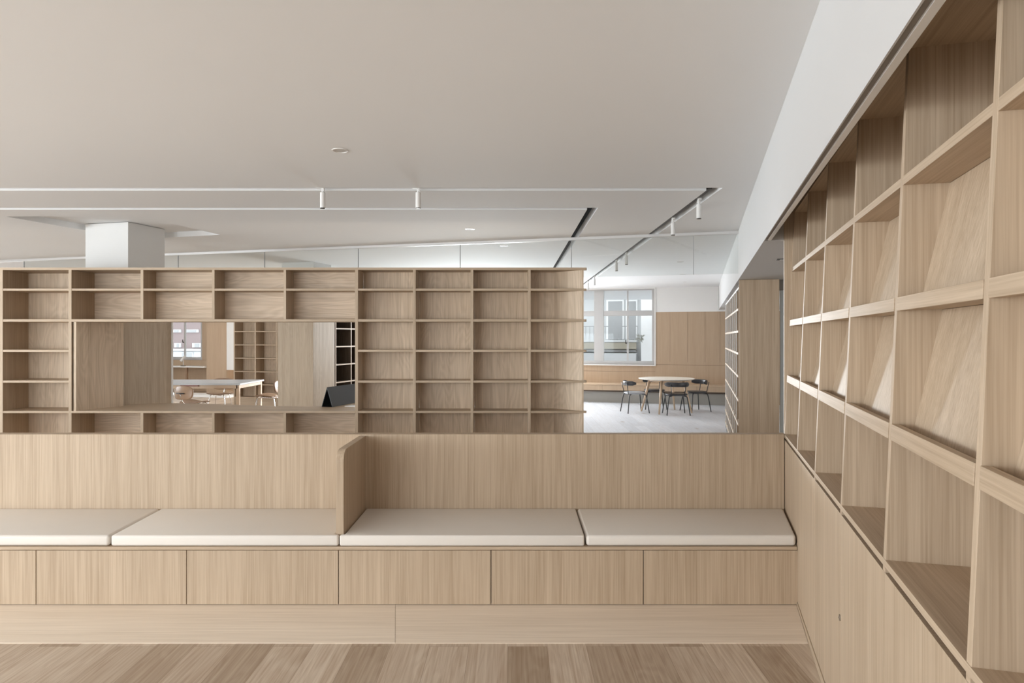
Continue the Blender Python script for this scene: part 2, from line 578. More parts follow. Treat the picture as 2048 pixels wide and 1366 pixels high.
def big_window(name, label, rect, pairs, transom, parent_loc=(0, BW0, 0)):
    r = empty_struct(name, label, parent_loc, -BA)
    x0, x1, z0, z1 = rect
    m = MB()
    m.box(x0, x1, 0.03, 0.10, z0, z0 + 0.08)
    m.box(x0, x1, 0.03, 0.10, z1 - 0.03, z1)
    n = pairs
    w_ = (x1 - x0) / n
    for i in range(n + 1):
        xm = x0 + w_ * i
        t = 0.115 if 0 < i < n else 0.06
        a, b_ = (xm - t, xm + t) if 0 < i < n else ((xm, xm + t) if i == 0 else (xm - t, xm))
        m.box(a, b_, 0.02, 0.12, z0 + 0.08, z1 - 0.03)
    for i in range(n):
        a = x0 + w_ * i + (0.115 if i else 0.06)
        b_ = x0 + w_ * (i + 1) - (0.115 if i < n - 1 else 0.06)
        if transom:
            m.box(a, b_, 0.03, 0.11, transom[0], transom[1])
        mid = (a + b_) / 2
        m.box(mid - 0.02, mid + 0.02, 0.04, 0.09, z0 + 0.08, (transom[0] if transom else z1 - 0.03))
        if transom:
            m.box(mid - 0.018, mid + 0.018, 0.04, 0.09, transom[1], z1 - 0.03)
    m.build('window_frame', 'frame', r, bevel=0.003)
    for i in range(n):
        a = x0 + w_ * i + 0.06
        b_ = x0 + w_ * (i + 1) - 0.06
        MB().box(a, b_, 0.062, 0.068, z0 + 0.05, z1 - 0.02).build('pane', 'window_glass', r)
        mid = (x0 + w_ * i + (0.115 if i else 0.06) + x0 + w_ * (i + 1) - (0.115 if i < n - 1 else 0.06)) / 2
        h = MB().box(mid - 0.05, mid - 0.02, 0.02, 0.045, 1.35, 1.38)
        h.box(mid - 0.055, mid - 0.035, 0.012, 0.03, 1.36, 1.44)
        h.build('latch', 'track', r)
    return r
big_window('window_2', 'tall grey framed window beside the round table', W2, 2, (2.01, 2.135))
big_window('window_1', 'grey framed window seen through the shelf opening', W1, 1, None)
r3 = MB(); frame_box(r3, W3[0], W3[1], W3[2], W3[3], 0.05, 0.06, 3, at=0.06)
o = r3.build('window_3', 'frame'); o.location = (0, BW0, 0); o.rotation_euler = (0, 0, -BA)
struct(o, 'window hidden behind the shelving')

# right wall: white bulkhead above, its lower ceiling over the passage, wall behind the bookcase
SSL = 0.276
SA_ = math.atan(SSL)
def soff(Y, off=0.0):
    return 0.414 + SSL * Y + off
SZ = 2.13
m = MB()
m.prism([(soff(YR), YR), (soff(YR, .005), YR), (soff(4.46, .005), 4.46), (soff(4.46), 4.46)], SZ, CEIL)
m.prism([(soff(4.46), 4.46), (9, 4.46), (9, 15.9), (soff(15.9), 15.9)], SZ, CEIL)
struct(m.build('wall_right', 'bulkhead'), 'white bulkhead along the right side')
lp = thing('linear_profile', 'long white strip profile with a dark slot under the edge of the white bulkhead', 'ceiling profile', (0.414, 0, 0), -SA_)
MB().box(0.0235, 0.0435, -2.9, 4.60, SZ, SZ + .03).build('flange', 'white', lp)
MB().box(0.0050, 0.0235, -2.9, 4.60, SZ + .008, SZ + .03).build('slot', 'slot', lp)
m = MB()
m.prism([(0.92 + .286 * YR, YR), (1.05 + .286 * YR, YR), (1.05 + .286 * 4.46, 4.46), (.92 + .286 * 4.46, 4.46)], 0, CEIL)
struct(m.build('wall_right', 'plaster'), 'wall behind the tall bookcase')
m = MB().box(6.3, 6.45, 4.46, 15, 0, SZ)
struct(m.build('wall_right', 'plaster'), 'passage wall out of sight')

# ---- plaster columns and their oak cladding
RB = -BA
def bframe(cx, cy):
    return (cx, cy, 0)
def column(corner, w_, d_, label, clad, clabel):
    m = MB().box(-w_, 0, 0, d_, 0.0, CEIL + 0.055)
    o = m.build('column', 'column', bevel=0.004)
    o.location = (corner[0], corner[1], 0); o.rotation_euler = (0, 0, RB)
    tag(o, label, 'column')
    (ccx, ccy), cw, cd, h = clad
    m = MB()
    t = 0.02
    m.box(-cw, 0, 0, t, 0, h); m.box(-t, 0, t, cd, 0, h); m.box(-cw, -cw + t, t, cd, 0, h)
    o = m.build('column_cladding', 'wood_pier', bevel=0.002)
    o.location = (ccx, ccy, 0); o.rotation_euler = (0, 0, RB)
    tag(o, clabel, 'cladding')
column((-4.05, 7.2), 0.566, 0.513, 'white square column rising behind the left end of the shelving into the ceiling recess',
       ((-3.99, 7.0), 0.72, 0.66, 2.1), 'dark oak cladding wrapped round the column at the left of the shelf opening')
column((-3.05, 10.5), 0.566, 0.52, 'far white column seen through the hanging glass above the shelving',
       ((-3.03, 10.4), 0.618, 0.635, 2.1), 'oak cladding round the far column in the middle of the shelf opening')

# ================================================================== HANGING GLASS SCREEN
GA = math.atan(0.276)
g = thing('glass_screen', 'row of clear glass panels hanging from the ceiling behind the shelving', 'glass screen', (0, 8.15, 0), -GA)
k0 = (1478 - 1024) / F
def gs(px):
    k = (px - 1024) / F
    return k * 8.15 / (math.cos(GA) + math.sin(GA) * k)
MB().box(-9.6, gs(1478), -0.02, 0.02, CEIL - 0.032, CEIL).build('top_rail', 'alu', g, bevel=0.002)
js = [gs(1478)] + [gs(1387) - 1.375 * i for i in range(0, 8)]
for a, b_ in zip(js[1:], js):
    MB().box(a + 0.003, b_ - 0.003, -0.005, 0.005, 2.2, CEIL - 0.03).build('glass_panel', 'glass', g)
for j in js[:]:
    MB().box(j - 0.003, j + 0.003, -0.006, 0.006, 2.2, CEIL - 0.03).build('joint', 'f_dark', g)

# ================================================================== BENCH
BY0, BY1 = 3.78, 4.39
def bx_(Y):                      # base plane of the right bookcase
    return 0.50 + 0.286 * Y
bench = thing('bench', 'long built-in oak bench with drawers below and a tall back panel', 'bench', (0, 0, 0))
YS = 3.345
YT = BY0 + 0.03
for (f0, f1), (t0, t1) in (((-5.2, -0.5735), (-5.2, -0.652)), ((-0.572, bx_(YS) - 0.006), (-0.6505, bx_(YT) - 0.006))):
    MB().hexa([(f0, YS, 0), (f1, YS, 0), (t1, YT, 0), (t0, YT, 0)],
              [(f0, YS, .004), (f1, YS, .004), (t1, YT, .019), (t0, YT, .019)]).build('step_board', 'wood_step', bench)
MB().prism([(-5.2, BY0 - 0.006), (bx_(BY0) - 0.004, BY0 - 0.006), (bx_(BY1) - 0.004, BY1), (-5.2, BY1)], 0.325, 0.341).build('seat_board', 'wood_h', bench, bevel=0.0015)
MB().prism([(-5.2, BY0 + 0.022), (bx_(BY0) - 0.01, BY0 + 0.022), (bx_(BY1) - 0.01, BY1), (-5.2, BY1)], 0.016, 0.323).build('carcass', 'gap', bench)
dx = [plan(p, BY0)[0] for p in (-841, -537, -233, 72, 373, 677, 982, 1287, 1596.5)]
for a, b_ in zip(dx, dx[1:]):
    MB().box(a + 0.0022, b_ - 0.0022, BY0, BY0 + 0.02, 0.022, 0.3205).build('drawer_front', 'wood_v', bench, bevel=0.0008)
bp = MB().prism([(-5.2, BY1), (bx_(BY1) - 0.004, BY1), (bx_(4.47) - 0.004, 4.47), (-5.2, 4.47)], 0.0, 0.877)
bp.build('back_panel', 'wood_v', bench, bevel=0.0015)
# divider panel with a rounded front corner
dv = []
R_ = 0.065; DZ = 0.868; DY = 3.82
dv = [(BY1 - 0.001, 0.342), (DY, 0.342)]
for i in range(9):
    a = PI - (PI / 2) * i / 8
    dv.append((DY + R_ + R_ * math.cos(a), DZ - R_ + R_ * math.sin(a)))
dv.append((BY1 - 0.001, DZ))
MB().prism_yz(dv, -0.984, -0.942).build('divider', 'wood_v', bench, bevel=0.0012, seg=1)

def cushion(name, label, poly):
    m = MB().prism(poly, 0.342, 0.402)
    o = m.build(name, 'cushion', bevel=0.017, seg=5, smooth=True)
    # slight crown
    tag(o, label, 'cushion', None)
    return o
CF = BY0 + 0.004
cushion('seat_cushion', 'cream bench cushion at the far left end, cut off by the picture edge', [(-3.60, CF), (-2.235, CF), (-2.262, BY1 - .004), (-3.60, BY1 - .004)])
cushion('seat_cushion', 'cream bench cushion just left of the oak divider', [(-2.225, CF), (-0.963, CF), (-0.963, DY - .004), (-0.988, DY - .003), (-0.988, BY1 - .004), (-2.252, BY1 - .004)])
cushion('seat_cushion', 'cream bench cushion just right of the oak divider', [(-0.957, CF), (0.402, CF), (0.409, BY1 - .004), (-0.936, BY1 - .004), (-0.936, DY - .003), (-0.957, DY - .004)])
cushion('seat_cushion', 'cream bench cushion at the right end against the bookcase base', [(0.412, CF), (bx_(CF) - .008, CF), (bx_(BY1) - .012, BY1 - .004), (0.419, BY1 - .004)])

# ================================================================== TALL LEANING BOOKCASE ON THE RIGHT
RA = math.atan(0.286)
CR = math.cos(RA)
rb = thing('bookcase', 'tall oak bookcase along the right wall with slanted display shelves over cupboards', 'bookcase', (0.50, 0, 0), -RA)
Z0, ZT = 0.855, 2.33
LEAN = 0.0413
def lx(z):
    return LEAN * (z - Z0)
posts = [4.597 - 0.6475 * i for i in range(10)]
TP = 0.026
DEP = 0.36
for t in posts:
    MB().prism_xz([(lx(Z0), Z0), (DEP, Z0), (DEP, ZT), (lx(ZT), ZT)], t - TP / 2, t + TP / 2).build('upright', 'wood_v', rb, bevel=0.001)
MB().box(0.0, DEP, posts[0] + TP / 2, posts[0] + 0.045, 0.0, ZT + .004).build('end_panel', 'wood_v', rb, bevel=0.001)
y_lo, y_hi = posts[-1] - TP / 2, posts[0] + TP / 2
MB().box(DEP - 0.012, DEP, y_lo, y_hi, Z0, ZT).build('back_panel', 'back_v', rb)
MB().prism_xz([(lx(ZT - .025) - .001, ZT - .025), (DEP - .012, ZT - .025), (DEP - .012, ZT), (lx(ZT) - .001, ZT)], y_lo, y_hi).build('top_board', 'wood_y', rb, bevel=0.001)
MB().box(-0.001, DEP - .012, y_lo, y_hi, Z0, Z0 + 0.02).build('bottom_board', 'wood_y', rb, bevel=0.001)
for t1, t0 in zip(posts, posts[1:]):
    a, b_ = t0 + TP / 2, t1 - TP / 2
    MB().prism_xz([(lx(1.925), 1.925), (DEP - .012, 1.925), (DEP - .012, 1.95), (lx(1.95), 1.95)], a, b_).build('shelf', 'wood_y', rb, bevel=0.001)
    for zl, zh, za, xa, zb, xb, zs in ((1.574, 1.612, 1.596, .088, 1.924, .16, 1.578), (1.213, 1.258, 1.24, .070, 1.577, .142, 1.22)):
        MB().prism_xz([(lx(zl) - .002, zl), (lx(zl) + .018, zl), (lx(zh) + .018, zh), (lx(zh) - .002, zh)], a + .0015, b_ - .0015).build('ledge', 'wood_y', rb, bevel=0.001)
        MB().prism_xz([(lx(zs) + .018, zs), (DEP - .012, zs), (DEP - .012, zs + .018), (lx(zs) + .018, zs + .018)], a, b_).build('shelf', 'wood_y', rb)
        MB().prism_xz([(xa, za), (xa + .012, za), (xb + .012, zb), (xb, zb)], a + .0005, b_ - .0005).build('display_board', 'wood_v', rb)
# base cupboards
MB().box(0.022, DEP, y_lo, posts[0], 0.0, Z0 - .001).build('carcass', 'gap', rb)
MB().box(-0.004, 0.022, y_lo, posts[0] + .03, 0.0, 0.035).build('plinth', 'wood_y', rb, bevel=0.001)
ds = [posts[0] + .03, posts[2], posts[3], posts[4], posts[5], posts[6], posts[7], posts[8], posts[9]]
for n_, (t1, t0) in enumerate(zip(ds, ds[1:])):
    d = MB().box(0.0, 0.021, t0 + .0012, t1 - .0012, 0.037, Z0 - .017).build('door', 'wood_v', rb, bevel=0.0008)
    if n_ in (1, 3, 5):
        l = MB()
        l.lathe([(0.001, 0.0), (0.012, 0.0), (0.012, 0.003), (0.0095, 0.0045), (0.001, 0.0045)], 16)
        l.box(-0.001, 0.001, -0.006, 0.006, 0.0045, 0.006)
        bmesh.ops.transform(l.bm, matrix=Matrix.Translation((0.0, t0 + .014, 0.447)) @ Matrix.Rotation(-PI / 2, 4, 'Y'), verts=l.bm.verts[:])
        l.build('lock', 'brass', d)
for t in posts[2:]:
    MB().box(0.0, 0.022, t - .012, t + .012, Z0 - .016, Z0 - .0005).build('divider_tab', 'wood_y', rb)

# ================================================================== OPEN SHELVING WALL (Y = 6.5)
SY = 6.5
q = SY / F
def zx(y): return EYE - (y - HY) * q
def xx(p): return (p - 1024) * q
sh = thing('open_shelving', 'wide oak shelving wall with a long see-through opening over a counter', 'shelving', (0, 0, 0))
DB, DD = SY + 0.235, SY + 0.36
TOPZ0, TOPZ1 = zx(540), zx(535)
def pb(name, x0, x1, y0, y1, z0, z1, mat, bev=0.001):
    return MB().box(x0, x1, y0, y1, z0, z1).build(name, mat, sh, bevel=bev)
full = [(-143, -137), (-.5, 5.5), (137, 143), (710, 716)]
for a, b_ in full:
    pb('upright', xx(a), xx(b_), SY, (DD if a < 700 else DB), 0, TOPZ0, 'wood_v')
for a, b_ in ((826, 831.5), (941, 946.5), (1056, 1061.5)):
    pb('upright', xx(a), xx(b_), SY, DB, 0, TOPZ0, 'wood_v')
for a, b_ in ((281, 286.5), (424, 429), (567, 572)):
    e = DD if a < 300 else DB
    pb('upright', xx(a), xx(b_), SY + .001, e, zx(638.5), TOPZ0, 'wood_v')
    pb('upright', xx(a), xx(b_), SY + .001, e, 0, zx(826.2), 'wood_v')
# end column: back, angled panel, shelves running past it to a point
ex, ey = (1108 - 1024) / F * DB, DB
fx = xx(1167)
def endpoly(front=0.0, tip=True):
    l = xx(1056 + 5.5)
    return [(l, SY - front), (xx(1171.5), SY - front), (xx(1173.5), SY + .02), (xx(1172), SY + .05), (ex + .02, ey + .012), (l, ey + .0)]
MB().prism([(xx(-140), SY - .001), (xx(1172), SY - .001), (xx(1174), SY + .02), (xx(1172), SY + .05), (ex + .02, DB + .012), (xx(284), DB + .012), (xx(284), DD), (xx(-140), DD)], TOPZ0, TOPZ1).build('top_board', 'wood_h', sh, bevel=0.001)
an = MB().prism([(ex, ey), (fx - .014, SY + .004), (fx, SY + .004), (fx + .004, SY + .02), (ex + .014, ey + .012)], 0.0, TOPZ0)
an.build('angled_end_panel', 'back_v', sh)
rows = [(577, 581.5), (638.5, 643.5), (699.5, 704), (761, 765.5), (822, 826.3)]
for (y0, y1) in rows:
    pb('shelf', xx(-137), xx(-.5), SY + .002, DD, zx(y1), zx(y0), 'wood_h')
    pb('shelf', xx(5.5), xx(137), SY + .002, DD, zx(y1), zx(y0), 'wood_h')
    for a, b_ in ((716, 826), (831.5, 941), (946.5, 1056)):
        pb('shelf', xx(a), xx(b_), SY + .002, DB, zx(y1), zx(y0), 'wood_h')
    MB().prism(endpoly(-.002), zx(y1), zx(y0)).build('end_shelf', 'wood_h', sh, bevel=0.001)
for a, b_ in ((143, 281), (286.5, 424), (429, 567), (572, 710)):
    pb('shelf', xx(a), xx(b_), SY + .002, (DD if a < 200 else DB), zx(581.5), zx(577), 'wood_h')
MB().prism([(xx(143), SY), (xx(710), SY), (xx(710), DB + .012), (xx(284), DB + .012), (xx(284), DD + .012), (xx(143), DD + .012)], zx(643.5), zx(638.5)).build('lintel_board', 'wood_h', sh, bevel=0.001)
# counter with its odd back outline
MB().prism([(xx(143), SY - .001), (xx(710), SY - .001), (xx(710), DB + .012), (-1.56, 7.6), (-1.75, 7.6), (-1.94, 7.0), (-2.06, 6.96), (-2.39, 6.97), (-3.05, 7.16), (-3.70, 7.30), (-4.05, 7.1), (-4.19, 6.75)],
           zx(826.3), zx(822)).build('countertop', 'wood_h', sh, bevel=0.001)
MB().prism([(-4.183, SY + .012), (-4.16, SY + .012), (-3.965, 6.965), (-3.99, 6.985)], zx(822), zx(643.6)).build('opening_side_panel', 'back_v', sh)
bt = 0.012
pb('back_panel', xx(-137), xx(-.5), DD - bt, DD, 0, TOPZ0, 'back_v', 0)
pb('back_panel', xx(5.5), xx(137), DD - bt, DD, 0, TOPZ0, 'back_v', 0)
pb('back_panel', xx(143), xx(281), DD - .001, DD + bt - .001, zx(638.5), TOPZ0 - .001, 'back_h', 0)
pb('back_panel', xx(143), xx(281), DD - .001, DD + bt - .001, 0, zx(826.4), 'back_h', 0)
for a, b_ in ((286.5, 424), (429, 567), (572, 710)):
    pb('back_panel', xx(a), xx(b_), DB, DB + bt, zx(638.5), TOPZ0, 'back_h', 0)
    pb('back_panel', xx(a), xx(b_), DB, DB + bt, 0, zx(826.4), 'back_h', 0)
for a, b_ in ((716, 826), (831.5, 941), (946.5, 1056)):
    pb('back_panel', xx(a), xx(b_), DB, DB + bt, 0, TOPZ0, 'back_v', 0)
MB().box(xx(1061.5), ex + .002, DB, DB + bt, 0, TOPZ0).build('back_panel', 'back_v', sh)

# things on the counter
CT = zx(822) + .0005
tn = thing('tent_sign', 'black folded tent board standing at the right end of the counter', 'sign', (-1.865, 6.88, CT), -RB - 2 * BA)
hw, hh, ln = 0.062, 0.195, 0.62
t_ = 0.004
MB().prism_xz([(-hw, 0), (-hw + t_, 0), (t_ * .5, hh), (0, hh + .003), (-t_ * .5, hh)], 0, ln).build('board', 'sign', tn)
MB().prism_xz([(hw - t_, 0), (hw, 0), (t_ * .5, hh), (0, hh + .003), (-t_ * .5, hh - .003)], 0, ln).build('board', 'sign', tn)
MB().prism_xz([(-hw + t_ + .001, 0), (hw - t_ - .001, 0), (0, hh - .008)], 0.002, ln - .002).build('inner_wedge', 'signin', tn)  # near-black wedge fills the space between the two boards
o = MB().prism([(-1.70, 6.93), (-1.53, 6.87), (-1.50, 7.0), (-1.66, 7.07)], CT, CT + .004).build('paper_sheet', 'white')
tag(o, 'white sheet lying on the counter beside the black tent board', 'paper')

# ================================================================== CEILING LIGHTS
def make_spot():
    r = thing('spotlight', '', 'spotlight')
    MB().lathe([(0.0205, -0.165), (0.0205, -0.045), (0.0185, -0.041), (0.008, -0.040)], 20).build('body', 'white', r, smooth=False)
    MB().lathe([(0.005, -0.168), (0.0185, -0.168), (0.0205, -0.1655), (0.0205, -0.162)], 20).build('lens', 'lens', r)
    a = MB().box(-0.045, 0.012, -0.012, 0.012, -0.012, 0.02)
    a.tube([(0, 0, -0.01), (0, 0, -0.045)], 0.009, 10)
    a.box(-0.004, 0.014, -0.014, 0.014, -0.035, -0.012)
    a.build('adapter', 'white', r, bevel=0.001)
    return r
sp0 = make_spot()
spots = [(-1.483, 5.345, 0, 'white spotlight on the cross track, the left one'),
         (-0.735, 5.345, 0, 'white spotlight on the cross track, the right one'),
         (1.585, 5.79, 1, 'nearest white spotlight on the track running away'),
         (1.585, 6.72, 1, 'second white spotlight on the receding track, in front of the hanging glass'),
         (1.585, 9.45, 1, 'third spotlight on the receding track, just beyond the hanging glass'),
         (1.585, 10.35, 1, 'fourth spotlight on the receding track, beyond the hanging glass'),
         (1.585, 13.1, 1, 'fifth spotlight on the receding track, next to the last'),
         (1.585, 14.2, 1, 'farthest spotlight on the receding track, above the window')]
for i, (x, y, r_, lab) in enumerate(spots):
    s_ = sp0 if i == 0 else copy_tree(sp0)
    s_.location = (x, y, CEIL + .012 if not r_ else CEIL + .008)
    s_.rotation_euler = (0, 0, 0 if not r_ else PI / 2)
    s_['label'] = lab
    s_['group'] = 'cylindrical track spotlights'

def make_down():
    r = thing('downlight', '', 'downlight')
    MB().lathe([(0.045, 0.0), (0.052, 0.0), (0.052, -0.003), (0.043, -0.004), (0.043, 0.0)], 32).build('ring', 'white', r)
    MB().lathe([(0.002, -0.0012), (0.043, -0.0012), (0.043, -0.0002), (0.002, -0.0002)], 32).build('reflector', 'alu', r)
    return r
d0 = make_down()
for i, (x, y, lab) in enumerate([(-1.07, 4.25, 'round recessed downlight alone in the nearest stretch of ceiling'),
                                 (-0.451, 7.33, 'round downlight in the ceiling just before the hanging glass'),
                                 (-0.10, 8.67, 'round downlight seen faintly through the hanging glass above the shelving'),
                                 (2.59, 10.5, 'nearest of the three small downlights beyond the glass at right'),
                                 (3.15, 12.6, 'middle of the three small downlights beyond the glass at right'),
                                 (3.62, 14.3, 'farthest of the three small downlights beyond the glass at right')]):
    d_ = d0 if i == 0 else copy_tree(d0)
    d_.location = (x, y, CEIL)
    d_['label'] = lab
    d_['group'] = 'recessed ceiling downlights'
dl = thing('square_downlight', 'small square black downlight under the low passage ceiling', 'downlight', (2.18, 5.5, SZ), -SA_)
MB().box(-.045, .045, -.045, .045, -.004, 0).build('bezel', 'black', dl)
MB().box(-.02, .02, -.02, .02, -.006, -.004).build('lamp', 'white', dl)

# ================================================================== GRID BOOKCASE OF THE FAR ROOM (right)
cb = thing('grid_bookcase', 'deep oak grid bookcase beyond the passage, its plain end facing the viewer', 'bookcase', (2.478, 7.45, 0), -SA_)
LEN, DP, HT = 4.05, 0.412, 2.055
MB().box(0.0, DP, 0, 0.025, 0, SZ - .002).build('end_panel', 'wood_v', cb, bevel=0.0015)
MB().box(DP - .012, DP, .025, LEN, 0, HT).build('back_panel', 'wood_v', cb)
nb = 8
for i in range(1, nb + 1):
    y = 0.025 + (LEN - .025) * i / nb
    u_ = MB().box(0.004, DP - .012, y - .022, y, 0, HT - .022).build('upright', 'wood_v', cb)
    MB().box(-0.008, 0.004, y - .026, y + .004, 0, HT - .022).build('edge_band', 'white', u_)
for z in (0.10, 0.30, 0.545, 0.81, 1.074, 1.325, 1.567, 1.81):
    MB().box(-0.009, DP - .012, .025, LEN, z - .014, z + .010).build('shelf', 'edge', cb, bevel=.001)
MB().box(-0.004, DP - .012, .025, LEN, HT - .022, HT).build('top_board', 'white', cb, bevel=.001)
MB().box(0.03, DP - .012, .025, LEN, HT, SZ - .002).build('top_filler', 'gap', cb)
# passage door strip
d1 = empty_struct('door_1', 'pale frosted glass door in the passage', (2.955, 7.52, 0), -SA_)
MB().box(0.0, 0.95, 0, 0.03, 0, 2.02).build('door_leaf', 'frost', d1, bevel=.004)
MB().box(-0.01, 1.0, -0.02, 0.05, 2.02, SZ - .001).build('door_header', 'plinth', d1)

# ================================================================== FAR ROOM: WINDOW SEAT, TABLE, CHAIRS
ws = thing('low_bench', 'low oak seat along the far wall behind the round table', 'bench', (0, BW0, 0), -BA)
MB().box(-3.0, 5.45, -0.46, -0.002, 0.405, 0.43).build('seat_board', 'light_wood', ws, bevel=.002)
for i in range(8):
    a = -3.0 + 8.45 * i / 8
    MB().box(a + .002, a + 8.45 / 8 - .002, -0.45, -0.43, 0.285, 0.403).build('front_panel', 'wood_wall', ws)
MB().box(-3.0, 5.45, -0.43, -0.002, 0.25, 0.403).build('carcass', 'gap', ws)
MB().box(-3.0, 5.45, -0.40, -0.004, 0.0, 0.25).build('plinth', 'plinth', ws)

TC = (3.11, 13.74)
rt = thing('round_table', 'round pale table with splayed wooden legs in the far room', 'table', (TC[0], TC[1], 0))
MB().lathe([(0.50, 0.655), (0.545, 0.668), (0.555, 0.675), (0.552, 0.682), (0.50, 0.683), (0.02, 0.683)], 64).build('tabletop', 'table_pale', rt, smooth=False)
MB().lathe([(0.30, 0.62), (0.33, 0.62), (0.33, 0.655), (0.30, 0.655)], 32).build('apron', 'light_wood', rt)
for a in (163, 241, 58, -24):
    c_, s_ = math.cos(math.radians(a)), math.sin(math.radians(a))
    MB().tube([(.50 * c_, .50 * s_, 0), (.33 * c_, .33 * s_, .655)], .016, 10, .029).build('leg', 'light_wood', rt, smooth=True)

def disc_pad(mb, rx, ry, z0, z1, e=2.6, n=36, cy=0.0):
    prof = [(0.90, z0), (0.985, z0 + (z1 - z0) * .3), (1.0, z0 + (z1 - z0) * .6), (0.95, z1 - .003), (0.8, z1)]
    rings = []
    for f, z in prof:
        ring = []
        for k in range(n):
            a = 2 * PI * k / n
            c_, s_ = math.cos(a), math.sin(a)
            d = (abs(c_) ** e + abs(s_) ** e) ** (-1 / e)
            ring.append(mb.bm.verts.new((rx * f * d * c_, cy + ry * f * d * s_, z)))
        rings.append(ring)
    for a_, b_ in zip(rings, rings[1:]):
        for k in range(n):
            mb.face([a_[k], a_[(k + 1) % n], b_[(k + 1) % n], b_[k]])
    mb.face(rings[0][::-1]); mb.face(rings[-1])
    return mb

def make_black_chair(seat_mat):
    r = thing('dining_chair', '', 'chair')
    disc_pad(MB(), .215, .205, .375, .412).build('seat', seat_mat, r, smooth=True)
    for sx in (-1, 1):
        for sy in (-1, 1):
            p = smooth_path([(sx * .10, sy * .11, .368), (sx * .155, sy * .155, .362), (sx * .178, sy * .178, .32), (sx * .222, sy * .222, .0)], 5)
            MB().tube(p, .0105, 8).build('leg', 'black', r, smooth=True)
        MB().tube([(sx * .125, -.175, .372), (sx * .145, -.222, .60)], .0075, 8).build('back_post', 'black', r, smooth=True)
    # curved padded back rail
    m = MB()
    n = 26
    rings = []
    for i in range(n + 1):
        a = math.radians(-90 - 70 + 140 * i / n)
        f = min(1, .45 + 4.5 * min(i, n - i) / n)
        cx, cy = .245 * math.cos(a), .035 + .262 * math.sin(a)
        nx, ny = math.cos(a), math.sin(a)
        ring = []
        for k in range(10):
            b_ = 2 * PI * k / 10
            o_ = .013 * math.cos(b_)
            ring.append(m.bm.verts.new((cx + nx * o_, cy + ny * o_, .592 + .047 * f * math.sin(b_))))
        rings.append(ring)
    for a_, b_ in zip(rings, rings[1:]):
        for k in range(10):
            m.face([a_[k], a_[(k + 1) % 10], b_[(k + 1) % 10], b_[k]])
    m.face(rings[0][::-1]); m.face(rings[-1])
    m.build('backrest', 'seat', r, smooth=True)
    return r
bc = make_black_chair('seat')
def put(o, x, y, fx_, fy_, lab, grp):
    o.location = (x, y, 0)
    o.rotation_euler = (0, 0, math.atan2(-fx_, fy_))
    o['label'] = lab
    o['group'] = grp
G1 = 'black chairs round the round table'
put(bc, 3.20, 13.31, 0.02, 1, 'black chair at the round table with its back to the viewer', G1)
put(copy_tree(bc), 3.735, 13.90, -.95, -.30, 'black chair on the right side of the round table', G1)
put(copy_tree(bc), 3.0, 14.37, -.05, -1, 'black chair behind the round table, its back hidden by the tabletop', G1)
gc = make_black_chair('pad_glare')
put(gc, 2.46, 13.68, .98, .18, 'black chair left of the round table, glare painted into its seat colour', G1)

# ================================================================== LEFT BACK ROOM (through the opening)
pt = thing('work_table', 'long white topped table with oak legs seen through the shelf opening', 'table', (0, 0, 0))
TX0, TX1, TY0, TY1, TZ = -7.3, -4.78, 12.0, 13.16, .69
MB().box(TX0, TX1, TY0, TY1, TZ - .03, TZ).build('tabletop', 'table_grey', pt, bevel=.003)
ap = MB(); ap.box(TX0 + .06, TX1 - .06, TY0 + .03, TY0 + .055, TZ - .09, TZ - .03); ap.box(TX0 + .06, TX1 - .06, TY1 - .055, TY1 - .03, TZ - .09, TZ - .03)
ap.box(TX1 - .06, TX1 - .035, TY0 + .04, TY1 - .04, TZ - .09, TZ - .03)
ap.build('apron', 'light_wood', pt)
MB().box(-5.83, -5.52, TY0 - .004, TY0 + .02, TZ - .05, TZ - .028).build('edge_tag', 'red', pt)
for x in (TX0 + .03, TX1 - .085):
    for y in (TY0 + .03, TY1 - .085):
        MB().box(x, x + .055, y, y + .055, 0, TZ - .03).build('leg', 'light_wood', pt, bevel=.004)

